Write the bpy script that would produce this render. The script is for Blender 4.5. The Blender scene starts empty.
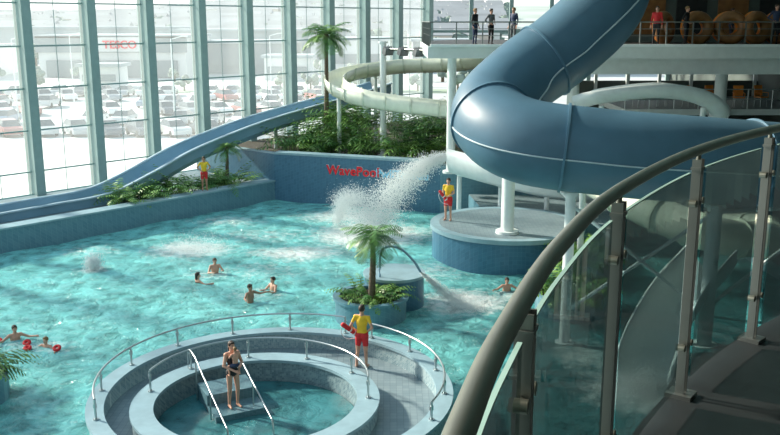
import bpy, bmesh, math, random
import numpy as np
from mathutils import Vector, Matrix, Euler
random.seed(7); R=random.random
def U(a,b): return a+(b-a)*R()
scene=bpy.context.scene
scene.view_settings.view_transform='Standard'
scene.view_settings.look='None'
scene.view_settings.exposure=0.0
V=Vector; Z=V((0,0,1))
# ------------------------------------------------------------------ materials
def nt(name):
    m=bpy.data.materials.new(name); m.use_nodes=True
    return m,m.node_tree,m.node_tree.nodes,m.node_tree.links,m.node_tree.nodes['Principled BSDF']
def pm(name,col,rough=.5,metal=0.,var=.12,scale=3.,bump=0.,spec=.5,coat=0.):
    m,t,n,l,b=nt(name)
    tc=n.new('ShaderNodeTexCoord'); no=n.new('ShaderNodeTexNoise'); no.inputs['Scale'].default_value=scale; no.inputs['Detail'].default_value=4
    l.new(tc.outputs['Object'],no.inputs['Vector'])
    cr=n.new('ShaderNodeValToRGB'); e=cr.color_ramp.elements
    e[0].position=.3; e[1].position=.7
    e[0].color=(*[max(0,c*(1-var)) for c in col],1); e[1].color=(*[min(1,c*(1+var)) for c in col],1)
    l.new(no.outputs['Fac'],cr.inputs['Fac']); l.new(cr.outputs['Color'],b.inputs['Base Color'])
    b.inputs['Roughness'].default_value=rough; b.inputs['Metallic'].default_value=metal
    b.inputs['Specular IOR Level'].default_value=spec
    b.inputs['Coat Weight'].default_value=coat
    if bump>0:
        bp=n.new('ShaderNodeBump'); bp.inputs['Strength'].default_value=bump; bp.inputs['Distance'].default_value=.02
        n2=n.new('ShaderNodeTexNoise'); n2.inputs['Scale'].default_value=scale*6; l.new(tc.outputs['Object'],n2.inputs['Vector'])
        l.new(n2.outputs['Fac'],bp.inputs['Height']); l.new(bp.outputs['Normal'],b.inputs['Normal'])
    return m
def tile(name,col,col2,mortar,scale=3.,rough=.3,w=.5,h=.5):
    m,t,n,l,b=nt(name)
    tc=n.new('ShaderNodeTexCoord'); br=n.new('ShaderNodeTexBrick'); br.inputs['Scale'].default_value=scale
    br.offset=0; br.inputs['Brick Width'].default_value=w; br.inputs['Row Height'].default_value=h
    br.inputs['Color1'].default_value=(*col,1); br.inputs['Color2'].default_value=(*col2,1); br.inputs['Mortar'].default_value=(*mortar,1)
    br.inputs['Mortar Size'].default_value=.015
    sp=n.new('ShaderNodeSeparateXYZ'); cb=n.new('ShaderNodeCombineXYZ'); ad=n.new('ShaderNodeMath'); ad.operation='ADD'
    l.new(tc.outputs['Object'],sp.inputs[0]); l.new(sp.outputs[1],ad.inputs[0]); l.new(sp.outputs[2],ad.inputs[1])
    l.new(sp.outputs[0],cb.inputs[0]); l.new(ad.outputs[0],cb.inputs[1]); l.new(cb.outputs[0],br.inputs['Vector'])
    l.new(br.outputs['Color'],b.inputs['Base Color']); b.inputs['Roughness'].default_value=rough
    return m
def glassmat(name,tint,gl=.08,rough=.03,haze=0.):
    m=bpy.data.materials.new(name); m.use_nodes=True; n=m.node_tree.nodes; l=m.node_tree.links; n.clear()
    o=n.new('ShaderNodeOutputMaterial'); tr=n.new('ShaderNodeBsdfTransparent'); tr.inputs[0].default_value=(*tint,1)
    g=n.new('ShaderNodeBsdfGlossy'); g.inputs['Roughness'].default_value=rough; g.inputs[0].default_value=(.9,.95,.95,1)
    fr=n.new('ShaderNodeFresnel'); fr.inputs[0].default_value=1.35
    no=n.new('ShaderNodeTexNoise'); no.inputs['Scale'].default_value=.7
    mul=n.new('ShaderNodeMath'); mul.operation='MULTIPLY'; mul.inputs[1].default_value=gl*10
    l.new(fr.outputs[0],mul.inputs[0])
    mx=n.new('ShaderNodeMixShader'); l.new(mul.outputs[0],mx.inputs[0]); l.new(tr.outputs[0],mx.inputs[1]); l.new(g.outputs[0],mx.inputs[2])
    last=mx
    if haze>0:
        d=n.new('ShaderNodeBsdfTranslucent'); d.inputs[0].default_value=(.90,.97,1,1)
        m2=n.new('ShaderNodeMixShader'); 
        mm=n.new('ShaderNodeMath'); mm.operation='MULTIPLY'; mm.inputs[1].default_value=haze*2; l.new(no.outputs['Fac'],mm.inputs[0])
        l.new(mm.outputs[0],m2.inputs[0]); l.new(mx.outputs[0],m2.inputs[1]); l.new(d.outputs[0],m2.inputs[2]); last=m2
    l.new(last.outputs[0],o.inputs[0]); return m
M={}
M['blue_wall']=tile('blue_wall_tile',(.05,.15,.24),(.065,.18,.28),(.10,.22,.31),3.,.35)
M['curb']=tile('curb_tile',(.11,.24,.31),(.14,.28,.35),(.20,.35,.41),3.,.4)
M['curb_top']=pm('curb_top',(.27,.41,.47),.45,var=.1)
M['deck']=tile('deck_tile',(.18,.25,.28),(.23,.30,.33),(.12,.17,.20),3.,.5)
M['mosaic']=tile('spa_mosaic',(.12,.20,.24),(.26,.36,.39),(.34,.42,.44),9.,.45)
M['spa_wall']=tile('spa_wall_mosaic',(.34,.45,.48),(.17,.28,.33),(.5,.58,.58),9.,.55)
M['steps']=tile('step_tile',(.08,.17,.21),(.11,.22,.26),(.18,.28,.32),6.,.4)
M['tube']=pm('tube_blue_grp',(.070,.155,.225),.46,var=.14,scale=.8,coat=.06)
M['tube_in']=pm('tube_flange',(.09,.19,.27),.45,var=.08)
M['seam']=pm('seam_pale',(.5,.6,.64),.4)
M['slide']=pm('slide_blue_grp',(.21,.36,.48),.35,var=.08,scale=.8,coat=.2)
M['slide_in']=pm('slide_inner',(.45,.60,.69),.2,var=.08)
M['cream']=pm('cream_grp',(.84,.86,.72),.3,var=.06,coat=.3)
M['cream_d']=pm('cream_flange',(.66,.70,.58),.4)
M['white']=pm('white_paint',(.78,.84,.84),.4,var=.05)
M['greysteel']=pm('mullion_paint',(.27,.39,.38),.5,var=.06)
M['chrome']=pm('stainless',(.50,.55,.56),.32,metal=1.,var=.05)
M['railmetal']=pm('rail_satin',(.33,.335,.28),.36,metal=.9,var=.1,scale=8)
M['postmetal']=pm('post_satin',(.24,.26,.25),.35,metal=.8,var=.1)
M['dark']=pm('dark_floor',(.018,.022,.024),.45,var=.25,scale=5)
M['darkwall']=pm('dark_wall',(.10,.13,.12),.7,var=.3,scale=.5)
M['fascia']=pm('fascia',(.66,.72,.71),.5,var=.05)
M['soil']=pm('soil',(.06,.05,.035),.9,var=.4,bump=.6)
M['leaf']=pm('leaf',(.07,.20,.045),.4,var=.5,scale=2)
M['leaf2']=pm('leaf_light',(.20,.37,.08),.4,var=.4,scale=2)
M['trunk']=pm('palm_trunk',(.14,.11,.075),.8,var=.4,scale=12,bump=.6)
M['skin']=pm('skin',(.62,.34,.24),.5,var=.06,scale=6)
M['skin2']=pm('skin_tan',(.45,.23,.15),.5,var=.06,scale=6)
M['yellow']=pm('yellow_shirt',(.85,.55,.03),.7,var=.08,scale=9,bump=.2)
M['red']=pm('red_shorts',(.65,.025,.03),.7,var=.1,scale=9,bump=.2)
M['black']=pm('black_fabric',(.012,.012,.016),.6,var=.3)
M['navy']=pm('navy_fabric',(.03,.05,.11),.7,var=.2)
M['greyf']=pm('grey_fabric',(.16,.17,.18),.8,var=.2)
M['hair']=pm('hair_brown',(.035,.02,.012),.6,var=.4,scale=20)
M['hair2']=pm('hair_blond',(.22,.13,.05),.6,var=.3,scale=20)
M['eye']=pm('eye_dark',(.02,.015,.01),.2)
M['eyew']=pm('eye_white',(.8,.8,.8),.3)
M['lip']=pm('lip',(.42,.12,.10),.5)
M['orange']=pm('orange_plastic',(.80,.26,.03),.4)
M['ring']=pm('ring_rubber',(.26,.12,.04),.3,var=.3)
M['textred']=pm('sign_red',(.90,.015,.03),.5,var=.02)
M['textblue']=pm('sign_blue',(.30,.72,.95),.5,var=.02)
M['textwhite']=pm('sign_white',(.85,.88,.88),.5,var=.02)
M['asphalt']=pm('asphalt',(.50,.53,.53),.8,var=.10,scale=.08)  # outdoor group down to the house roofs: haze painted in as paler colours
M['paving']=pm('paving',(.70,.72,.71),.8,var=.1,scale=.15)
M['grass']=pm('grass',(.34,.42,.32),.9,var=.2,scale=.05)
M['hill']=pm('hill_hazed',(.46,.53,.50),1.,var=.22,scale=.012)  # distance haze mixed into the hill colour
M['tree']=pm('tree_hazed',(.24,.31,.27),.9,var=.3,scale=.8)  # leaf colour greyed and lifted to imitate haze
M['store']=pm('store_white',(.72,.75,.75),.6,var=.05,scale=.1)
M['store_d']=pm('store_dark',(.26,.31,.33),.6,var=.1,scale=.1)
M['roof']=pm('roof_grey',(.38,.44,.47),.6,var=.1,scale=.1)
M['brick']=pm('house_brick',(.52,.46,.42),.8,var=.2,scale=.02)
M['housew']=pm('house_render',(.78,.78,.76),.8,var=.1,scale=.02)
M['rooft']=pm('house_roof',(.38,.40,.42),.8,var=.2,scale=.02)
M['foam']=pm('droplets',(.95,.98,.98),.3,var=.02)
M['tyre']=pm('tyre',(.03,.03,.03),.7)
M['carglass']=pm('car_glass',(.10,.13,.15),.1)
for i,c in enumerate([(.60,.63,.65),(.14,.16,.19),(.20,.28,.40),(.42,.16,.15),(.85,.87,.88),(.40,.44,.48)]):
    M['car%d'%i]=pm('car_paint_%d'%i,c,.25,var=.03,coat=.5)  # car paints kept pale to imitate outdoor haze
M['glass']=glassmat('window_glass',(.95,.99,.99),.06,.03,.14)  # translucent haze mixed into the glass to wash out the view outside
M['railglass']=glassmat('balustrade_glass',(.62,.73,.73),.07,.03,0)
M['glassedge']=pm('glass_edge',(.35,.55,.5),.2)
def watermat(name,shallow,deep,foamname=None,bs=.35):
    m,t,n,l,b=nt(name)
    tc=n.new('ShaderNodeTexCoord'); b.inputs['Roughness'].default_value=.10; b.inputs['IOR'].default_value=1.33
    n1=n.new('ShaderNodeTexNoise'); n1.inputs['Scale'].default_value=2.2; n1.inputs['Detail'].default_value=7; n1.inputs['Roughness'].default_value=.62; n1.inputs['Distortion'].default_value=.6
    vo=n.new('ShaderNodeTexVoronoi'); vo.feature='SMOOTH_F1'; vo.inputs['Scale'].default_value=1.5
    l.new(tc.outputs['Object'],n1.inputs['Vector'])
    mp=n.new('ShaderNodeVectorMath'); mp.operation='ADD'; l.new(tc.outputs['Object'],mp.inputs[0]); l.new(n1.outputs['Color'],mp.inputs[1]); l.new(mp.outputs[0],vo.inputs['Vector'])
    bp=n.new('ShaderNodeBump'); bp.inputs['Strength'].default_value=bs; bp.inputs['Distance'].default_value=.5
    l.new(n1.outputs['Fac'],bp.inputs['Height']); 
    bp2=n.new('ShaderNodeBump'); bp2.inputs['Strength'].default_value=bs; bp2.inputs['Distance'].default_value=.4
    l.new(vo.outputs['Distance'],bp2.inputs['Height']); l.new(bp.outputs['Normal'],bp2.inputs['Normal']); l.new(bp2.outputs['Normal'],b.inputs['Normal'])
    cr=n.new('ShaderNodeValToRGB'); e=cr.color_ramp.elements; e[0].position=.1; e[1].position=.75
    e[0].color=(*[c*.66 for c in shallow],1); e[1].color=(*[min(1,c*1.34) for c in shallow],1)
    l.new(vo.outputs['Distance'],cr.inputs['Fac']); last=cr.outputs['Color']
    if foamname:
        at=n.new('ShaderNodeAttribute'); at.attribute_name=foamname; sp=n.new('ShaderNodeSeparateColor'); l.new(at.outputs['Color'],sp.inputs[0])
        mx=n.new('ShaderNodeMix'); mx.data_type='RGBA'; l.new(sp.outputs[1],mx.inputs[0]); l.new(last,mx.inputs[6]); mx.inputs[7].default_value=(*deep,1)
        nf=n.new('ShaderNodeTexNoise'); nf.inputs['Scale'].default_value=2.8; nf.inputs['Detail'].default_value=9; nf.inputs['Roughness'].default_value=.75; nf.inputs['Distortion'].default_value=.5; l.new(tc.outputs['Object'],nf.inputs['Vector'])
        ad=n.new('ShaderNodeMath'); ad.operation='ADD'; l.new(nf.outputs['Fac'],ad.inputs[0]); l.new(sp.outputs[0],ad.inputs[1])
        rp=n.new('ShaderNodeMapRange'); rp.inputs[1].default_value=.84; rp.inputs[2].default_value=1.18; l.new(ad.outputs[0],rp.inputs[0])
        m2=n.new('ShaderNodeMix'); m2.data_type='RGBA'; l.new(rp.outputs[0],m2.inputs[0]); l.new(mx.outputs[2],m2.inputs[6]); m2.inputs[7].default_value=(.92,.98,.97,1)
        last=m2.outputs[2]
    l.new(last,b.inputs['Base Color']); return m
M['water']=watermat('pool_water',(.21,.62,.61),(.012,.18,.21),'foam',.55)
M['spawater']=watermat('spa_water_mat',(.05,.19,.21),(.03,.15,.18),None,.3)
# ------------------------------------------------------------------ mesh builder
class MB:
    def __init__(s): s.v=[];s.f=[];s.m=[];s.sm=[];s.mats=[]
    def mi(s,mat):
        if isinstance(mat,str): mat=M[mat]
        if mat not in s.mats: s.mats.append(mat)
        return s.mats.index(mat)
    def add(s,vs,fs,mat,smooth=True):
        o=len(s.v); i=s.mi(mat); s.v+= [tuple(v) for v in vs]
        for f in fs: s.f.append([a+o for a in f]); s.m.append(i); s.sm.append(smooth)
    def box(s,c,size,mat,rz=0.,rx=0.,ry=0.):
        c=V(c); E=Euler((rx,ry,rz)).to_matrix(); a,b,d=[q/2 for q in size]
        vs=[c+E@V((x*a,y*b,z*d)) for x in(-1,1) for y in(-1,1) for z in(-1,1)]
        s.add(vs,[(0,1,3,2),(4,6,7,5),(0,4,5,1),(2,3,7,6),(0,2,6,4),(1,5,7,3)],mat,False)
    def cyl(s,p0,p1,r0,mat,r1=None,seg=10,cap=True):
        p0=V(p0);p1=V(p1); r1=r0 if r1 is None else r1
        d=(p1-p0).normalized(); a=d.orthogonal().normalized(); b=d.cross(a); vs=[]
        for p,r in((p0,r0),(p1,r1)):
            for i in range(seg):
                t=2*math.pi*i/seg; vs.append(p+a*math.cos(t)*r+b*math.sin(t)*r)
        fs=[(i,(i+1)%seg,seg+(i+1)%seg,seg+i) for i in range(seg)]
        s.add(vs,fs,mat,True)
        if cap: s.add(vs,[tuple(range(seg))[::-1],tuple(range(seg,2*seg))],mat,False)
    def ell(s,c,r,mat,seg=12,rings=8,E=None,noise=0):
        c=V(c); E=E or Matrix.Identity(3); vs=[];fs=[]
        for j in range(rings+1):
            ph=math.pi*j/rings
            for i in range(seg):
                t=2*math.pi*i/seg; k=1+(U(-noise,noise) if noise else 0)
                vs.append(c+E@V((r[0]*math.sin(ph)*math.cos(t)*k,r[1]*math.sin(ph)*math.sin(t)*k,r[2]*math.cos(ph)*k)))
        for j in range(rings):
            for i in range(seg):
                fs.append((j*seg+i,(j+1)*seg+i,(j+1)*seg+(i+1)%seg,j*seg+(i+1)%seg))
        s.add(vs,fs,mat,True)
    def sweep(s,path,prof,mat,closed=True,loop=False,smooth=True,caps=True,up=Z):
        path=[V(p) for p in path]; n=len(path); k=len(prof); vs=[];fs=[]
        for i,p in enumerate(path):
            a=path[(i-1)%n] if (loop or i>0) else p; b=path[(i+1)%n] if (loop or i<n-1) else p
            t=(b-a).normalized(); sd=t.cross(up)
            sd=sd.normalized() if sd.length>1e-4 else t.orthogonal().normalized()
            uu=sd.cross(t)
            for (x,y) in prof: vs.append(p+sd*x+uu*y)
        for i in range(n if loop else n-1):
            j=(i+1)%n
            for q in range(k if closed else k-1):
                r=(q+1)%k; fs.append((i*k+q,i*k+r,j*k+r,j*k+q))
        s.add(vs,fs,mat,smooth)
        if closed and caps and not loop: s.add(vs,[tuple(range(k)),tuple(range((n-1)*k,n*k))[::-1]],mat,False)
    def tube(s,path,r,mat,seg=10,loop=False,caps=True):
        s.sweep(path,circ(r,seg),mat,True,loop,True,caps)
    def prism(s,pts,z0,z1,mat,top=None):
        n=len(pts); vs=[(p[0],p[1],z0) for p in pts]+[(p[0],p[1],z1) for p in pts]
        s.add(vs,[(i,(i+1)%n,n+(i+1)%n,n+i) for i in range(n)]+[tuple(range(n))[::-1]],mat,False)
        s.add(vs,[tuple(range(n,2*n))],top or mat,False)
    def lathe(s,c,prof,mat,a0=0,a1=360,seg=64,smooth=False):
        full=abs(a1-a0)>=360; n=seg if full else seg+1; k=len(prof); vs=[];fs=[]
        for i in range(n):
            t=math.radians(a0+(a1-a0)*i/seg)
            for r,z in prof: vs.append((c[0]+r*math.cos(t),c[1]+r*math.sin(t),z))
        for i in range(seg):
            j=(i+1)%n
            for q in range(k-1): fs.append((i*k+q,j*k+q,j*k+q+1,i*k+q+1))
        s.add(vs,fs,mat,smooth)
    def build(s,name,parent=None,loc=None,rz=0.,scale=1.):
        me=bpy.data.meshes.new(name); me.from_pydata(s.v,[],s.f)
        for m in s.mats: me.materials.append(m)
        me.polygons.foreach_set('material_index',s.m); me.polygons.foreach_set('use_smooth',s.sm); me.update()
        o=bpy.data.objects.new(name,me); scene.collection.objects.link(o)
        if parent: o.parent=parent
        if loc: o.location=loc
        o.rotation_euler[2]=rz; o.scale=(scale,)*3
        return o
def circ(r,seg=12,ph=0): return [(r*math.cos(2*math.pi*i/seg+ph),r*math.sin(2*math.pi*i/seg+ph)) for i in range(seg)]
def cr(pts,n=8):
    pts=[V(p) for p in pts]; out=[]
    for i in range(len(pts)-1):
        p1,p2=pts[i],pts[i+1]; p0=pts[i-1] if i else p1*2-p2; p3=pts[i+2] if i+2<len(pts) else p2*2-p1
        for k in range(n):
            t=k/n; out.append(.5*((2*p1)+(p2-p0)*t+(2*p0-5*p1+4*p2-p3)*t*t+(3*p1-p0-3*p2+p3)*t**3))
    out.append(pts[-1]); return out
def empty(name,loc=(0,0,0)):
    e=bpy.data.objects.new(name,None); scene.collection.objects.link(e); e.location=loc; return e
# ------------------------------------------------------------------ site geometry
ed=V((.656,.752,0)).normalized(); en=V((-ed.y,ed.x,0))
def E_(s,o=0,z=0): p=V((-16.75,36.5,0))+ed*s+en*o; return V((p.x,p.y,z))
def G_(s,z=0): return E_(s,7.15,z)
S_END=15.76
mb=MB(); mb.box((0,350,-.55),(1400,1500,.3),'asphalt'); mb.build('ground_outside')
mb=MB(); mb.prism([(-70,52),(-24,44),(4,76),(30,84),(-70,74)],-.4,-.36,'paving')
mb.prism([(-90,128),(60,128),(60,134),(-90,134)],-.4,-.3,'grass'); mb.prism([(-120,140),(60,140),(60,150),(-120,150)],-.4,-.34,'paving'); mb.build('pavement')
mb=MB(); mb.prism([(-24,-2.5),(22,-2.5),(22,70),(2.8,69.8),(-24,39)],-.35,-.12,'deck'); mb.build('floor')
# pool water
mb=MB(); gx,gy=.3,.3; nx=int(38/gx); ny=int(40/gy); x0,y0=-22.5,10.
wave=(V((-6.4,48.3,0)),V((2.6,45.,0)))
idx={};vs=[];fs=[]
def vid(i,j):
    if (i,j) not in idx: idx[(i,j)]=len(vs); x=x0+i*gx;y=y0+j*gy; vs.append((x,y,.03*math.sin(x*1.9+y*.7)+.03*math.sin(y*1.5-x*.6)))
    return idx[(i,j)]
for i in range(nx):
    for j in range(ny):
        x=x0+(i+.5)*gx; y=y0+(j+.5)*gy; p=V((x,y,0))
        if (p-E_(0)).dot(en)>.5: continue
        if y>48.3-.3667*(x+6.4)+.4 or (x>2.6 and y>45-(x-2.6)*.103+.4): continue
        if x>15.2: continue
        if math.hypot(x+2.9,y-20.5)<4.0: continue
        fs.append((vid(i,j),vid(i+1,j),vid(i+1,j+1),vid(i,j+1)))
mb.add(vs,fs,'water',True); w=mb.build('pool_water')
ca=w.data.color_attributes.new('foam','FLOAT_COLOR','POINT')
FO=[(-8.75,37.3,2.6,1.9,.68),(-4.1,36.8,2.8,1.6,.68),(-.9,40.2,3.2,3.0,.88),(2.7,30.0,2.2,1.8,.74),(-11.9,34,.8,.7,.65),(6.8,22.2,2.0,1.8,.8),(-2.2,44.2,3.6,2.0,.64),(4.2,27,2.0,1.8,.45),(-7.2,33.5,1.8,1.2,.46),(-10.9,25.6,2.2,1.0,.46),(3.2,41,2.5,2.5,.60),(1.5,34,2.5,2.5,.46),(5.8,24.8,1.5,2.5,.55),(-8,43,3,2,.48),(-5,31,2,1.5,.42),(-13,37,3,2,.42),(4.3,30.6,1.5,1.5,.5),(-5,34,4,3,.40),(-6,40,5,3,.42)]
col=np.zeros((len(vs),4)); col[:,3]=1
for k,(x,y,z) in enumerate(vs):
    f=.25
    for (a,b,rx,ry,s) in FO: f=max(f,s*math.exp(-((x-a)/rx)**2-((y-b)/ry)**2))
    d=1/(1+math.exp(-(x-2.6-.10*(y-26))*1.1)); d*=1/(1+math.exp((y-33)*.6)); d=d*.82+.03
    if x<-5: d=max(d,.03+.22/(1+math.exp((y-27)*.8)))
    col[k,0]=f; col[k,1]=min(1,d)
ca.data.foreach_set('color',col.ravel())
mb=MB(); mb.prism([E_(-9,.7),E_(S_END,.7),G_(S_END),G_(-9)],-.12,.9,'curb','deck'); mb.build('terrace')
mb=MB(); mb.prism([E_(-9),E_(S_END),E_(S_END,.7),E_(-9,.7)],-.12,1.05,'curb','curb_top')
mb.prism([E_(-9,-.06),E_(S_END,-.06),E_(S_END,.76),E_(-9,.76)],1.05,1.13,'curb_top'); mb.build('pool_edge_wall')
wd=(wave[1]-wave[0]).normalized(); wn=V((-wd.y,wd.x,0))
mb=MB(); a,b=wave; mid=[a,b]
mb.prism([p for p in mid]+[p+wn*.6 for p in reversed(mid)],-.12,2.6,'blue_wall','curb_top')
mb.prism([p-wn*.06 for p in mid]+[p+wn*.66 for p in reversed(mid)],2.6,2.72,'curb_top')
mb.prism([V((-6.4,48.3,0)),V((-6.4,48.3,0))+en*4.2,V((-6.4,48.3,0))+en*4.2+ed*.6,V((-6.4,48.3,0))+wn*.62+wd*.2],-.12,2.6,'blue_wall','curb_top')
mb.build('wave_pool_wall')
mb=MB(); q0=a+wn*.66
mb.prism([q0,b+wn*.66,(22,43.7),(22,70),(2.8,69.8),G_(S_END)],-.12,2.3,'curb','soil'); mb.build('planting_bed')
mb=MB(); mb.prism([b,(22,43.0),(22,43.6),b+wn*.6],-.12,2.5,'curb','curb_top'); mb.build('retaining_wall')
def text(name,s,loc,rz,size,mat,ext=.02,off=.012):
    c=bpy.data.curves.new(name,'FONT'); c.body=s; c.size=size; c.extrude=ext; c.offset=off; o=bpy.data.objects.new(name,c)
    o.location=loc; o.rotation_euler=(math.pi/2,0,rz); scene.collection.objects.link(o); c.materials.append(M[mat]); return o
rz=math.atan2(wd.y,wd.x)
sg=empty('wall_sign')
# pale sign board with the lettering in front of it
for s_,k_,m_,nm,sz in (('WavePool',3.2,'textred','red',.70),('PwllTonnau',6.05,'textblue','blue',.60)):
    p=a+wd*k_-wn*.10; t_=text(nm+'_lettering',s_,(p.x,p.y,1.70),rz,sz,m_,.03,.012); t_.parent=sg; t_.data.space_character=1.04
    p=a+wd*k_-wn*.03; t_=text(nm+'_lettering_backing',s_,(p.x,p.y,1.70),rz,sz,'textwhite',.02,.026); t_.parent=sg; t_.data.space_character=1.04
for k in range(-5,10):
    s0=5.53+3.61*k; s1=s0+3.61; rzg=math.atan2(ed.y,ed.x)
    mb=MB(); g=G_(s0); mb.box((g.x,g.y,7.6),(.30,.75,16),'greysteel',rz=rzg)
    mb.box((g.x-en.x*.42,g.y-en.y*.42,7.6),(.5,.06,16),'greysteel',rz=rzg); mb.box((g.x+en.x*.42,g.y+en.y*.42,7.6),(.5,.06,16),'greysteel',rz=rzg)
    mb.build('steel_column')
    if k==9: break
    g0=G_(s0)+ed*.15+en*.2; g1=G_(s1)-ed*.15+en*.2; c=(g0+g1)/2
    mb=MB(); mb.add([(g0.x,g0.y,-.1),(g1.x,g1.y,-.1),(g1.x,g1.y,15.5),(g0.x,g0.y,15.5)],[(0,1,2,3)],'glass',False)
    for z in (.9,2.1,4.25,6.4,8.55,10.7,12.85,15): mb.box((c.x,c.y,z),(3.3,.08,.07),'greysteel',rz=rzg)
    mb.cyl((c.x,c.y,0),(c.x,c.y,15.4),.02,'greysteel',seg=6)
    mb.build('window_%d'%(k+6))
mb=MB(); mb.prism([(2.8,69.8),(22,70),(22,70.3),(2.8,70.1)],-.1,3.2,'darkwall')
for i in range(7): mb.box((3.2+3.1*i,69.95,9.3),(.3,.3,12.4),'greysteel')
for z in (6,9,12,15.3): mb.box((12.4,69.95,z),(19,.2,.2),'greysteel')
mb.build('wall_back')
mb=MB(); mb.box((22.15,34,7.5),(.3,73,15.4),'darkwall'); mb.build('wall_right')
mb=MB(); mb.box((-1,-2.65,7.5),(46,.3,15.4),'darkwall'); mb.build('wall_front')
mb=MB()
for i in range(9):
    y=4+i*8.; xl=-24 if y<39 else -24+(y-39)*.87
    mb.box(((xl+22)/2,y,15.9),(22-xl,.25,.6),'greysteel')
mb.build('roof_beams')
mb=MB(); mb.prism([(3,-2.5),(22,-2.5),(22,62),(3,62)],15.0,15.4,'fascia'); mb.build('shading_ceiling')  # unseen partial ceiling, extended over the right side to darken it
mb=MB(); mb.box((3.5,2.2,11.9),(10,9,.3),'darkwall'); mb.build('balcony_shade_slab')  # unseen slab added above the camera to keep the balcony dark
# ------------------------------------------------------------------ spa
sc=V((-2.9,20.5)); ic=V((-3.25,20.0))
spa=empty('spa_pool')
mb=MB()
mb.lathe(sc,[(4.4,-.12),(4.4,.8),(4.1,.8),(4.1,.35)],'spa_wall',seg=96,smooth=False)
mb.lathe(sc,[(4.47,.78),(4.47,.86),(4.05,.86),(4.05,.78)],'curb_top',seg=96)
mb.build('outer_wall',spa)
mb=MB(); n=96; vs=[];fs=[]
for i in range(n):
    t=2*math.pi*i/n; vs+= [(sc.x+4.1*math.cos(t),sc.y+4.1*math.sin(t),.35),(ic.x+2.9*math.cos(t),ic.y+2.9*math.sin(t),.35)]
for i in range(n): j=(i+1)%n; fs.append((2*i,2*j,2*j+1,2*i+1))
mb.add(vs,fs,'deck',False); mb.build('walkway',spa)
mb=MB(); mb.lathe(ic,[(2.95,.34),(2.95,.78),(2.5,.78),(2.5,-.1)],'mosaic'); mb.lathe(ic,[(3.0,.74),(3.0,.82),(2.45,.82),(2.45,.74)],'curb_top',seg=72)
mb.lathe(ic,[(2.5,.05),(2.1,.05),(2.1,-.1)],'mosaic'); mb.build('inner_wall',spa)
mb=MB(); mb.lathe(ic,[(.001,.2),(.8,.2),(1.6,.2),(2.48,.2)],'spawater',smooth=True); mb.build('spa_water',spa)
def railarc(name,c,r,z0,z1,a0,a1,np_,rr=.026,parent=None):
    mb=MB(); P=[V((c.x+r*math.cos(math.radians(a0+(a1-a0)*i/60)),c.y+r*math.sin(math.radians(a0+(a1-a0)*i/60)),z1)) for i in range(61)]
    mb.tube(P,rr,'chrome',8)
    for i in range(np_):
        t=math.radians(a0+(a1-a0)*i/(np_-1)); x,y=c.x+r*math.cos(t),c.y+r*math.sin(t)
        mb.cyl((x,y,z0),(x,y,z1),.028,'chrome',seg=8); mb.cyl((x,y,z0),(x,y,z0+.03),.07,'chrome',seg=10); mb.cyl((x,y,z1-.2),(x,y,z1-.1),.045,'chrome',seg=8)
    return mb.build(name,parent)
railarc('outer_handrail',sc,4.25,.86,1.36,68,205,7,parent=spa)
railarc('right_handrail',sc,4.25,.86,1.30,-25,56,5,parent=spa)
railarc('inner_handrail',ic,2.72,.82,1.36,0,172,6,parent=spa)
sd=V((.46,-.89,0)).normalized(); sr=math.atan2(sd.y,sd.x)
mb=MB()
for i,(dz) in enumerate((.62,.35,.12)):
    c=V((-4.22,21.25,0))+sd*(.75*i); mb.box((c.x,c.y,dz/2-.05),(.9,1.3,dz+.1),'steps',rz=sr); 
mb.build('entry_steps',spa)
mb=MB(); sp_=V((-sd.y,sd.x,0))
for o in (-.68,.42):
    b0=V((-4.5,21.75,0))+sp_*o
    q=b0-sd*.55
    P=cr([q+V((0,0,.35)),q+V((0,0,1.15)),q+sd*.18+V((0,0,1.38)),b0+sd*.2+V((0,0,1.38)),b0+sd*.9+V((0,0,1.15)),b0+sd*2.6+V((0,0,.62)),b0+sd*2.9+V((0,0,.5)),b0+sd*2.98+V((0,0,.05))],6)
    mb.tube(P,.022,'chrome',8)
    for f_ in (.25,1.5):
        q=b0+sd*f_; mb.cyl((q.x,q.y,.0),(q.x,q.y,1.36-.29*max(0,f_-.2)),.02,'chrome',seg=8)
mb.build('step_handrails',spa)
mb=MB(); mb.prism([(-24,-2.5),(22,-2.5),(22,12.),(1.5,12.5),(-.5,15.9),(-5.5,15.9),(-7.5,12.5),(-24,12)],-.12,.3,'curb','deck'); mb.build('pool_deck')
mb=MB(); mb.prism([(15,12),(22,12),(22,43),(15,43.7)],-.12,.6,'curb','deck'); mb.build('side_deck')
# ------------------------------------------------------------------ vegetation
def frond(mb,base,az,L,elev,droop,ll,lw,mat,n=14):
    p=V(base); ang=elev; st=L/n; h=V((math.cos(az),math.sin(az),0)); s=V((-math.sin(az),math.cos(az),0))
    vs=[];fs=[]; prev=None
    for i in range(n+1):
        t=i/n; d=h*math.cos(ang)+Z*math.sin(ang); w=.02*(1-t)+.004
        if prev is not None:
            o=len(vs); vs+=[prev-s*w,prev+s*w,p+s*w,p-s*w]; fs.append((o,o+1,o+2,o+3))
        if t>.12:
            le=ll*math.sin(math.pi*(.12+.83*t))**.7
            for sg in(-1,1):
                tip=p+s*sg*le*.8+d*le*.5-Z*le*U(.2,.45)
                o=len(vs); m_=p.lerp(tip,.45)
                vs+=[p-d*lw*.4,p+d*lw*.4,m_+d*lw,tip,m_-d*lw*.6]; fs.append((o,o+1,o+2,o+3,o+4))
        prev=p.copy(); p=p+d*st; ang-=droop/n
    mb.add(vs,fs,mat,False)
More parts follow.
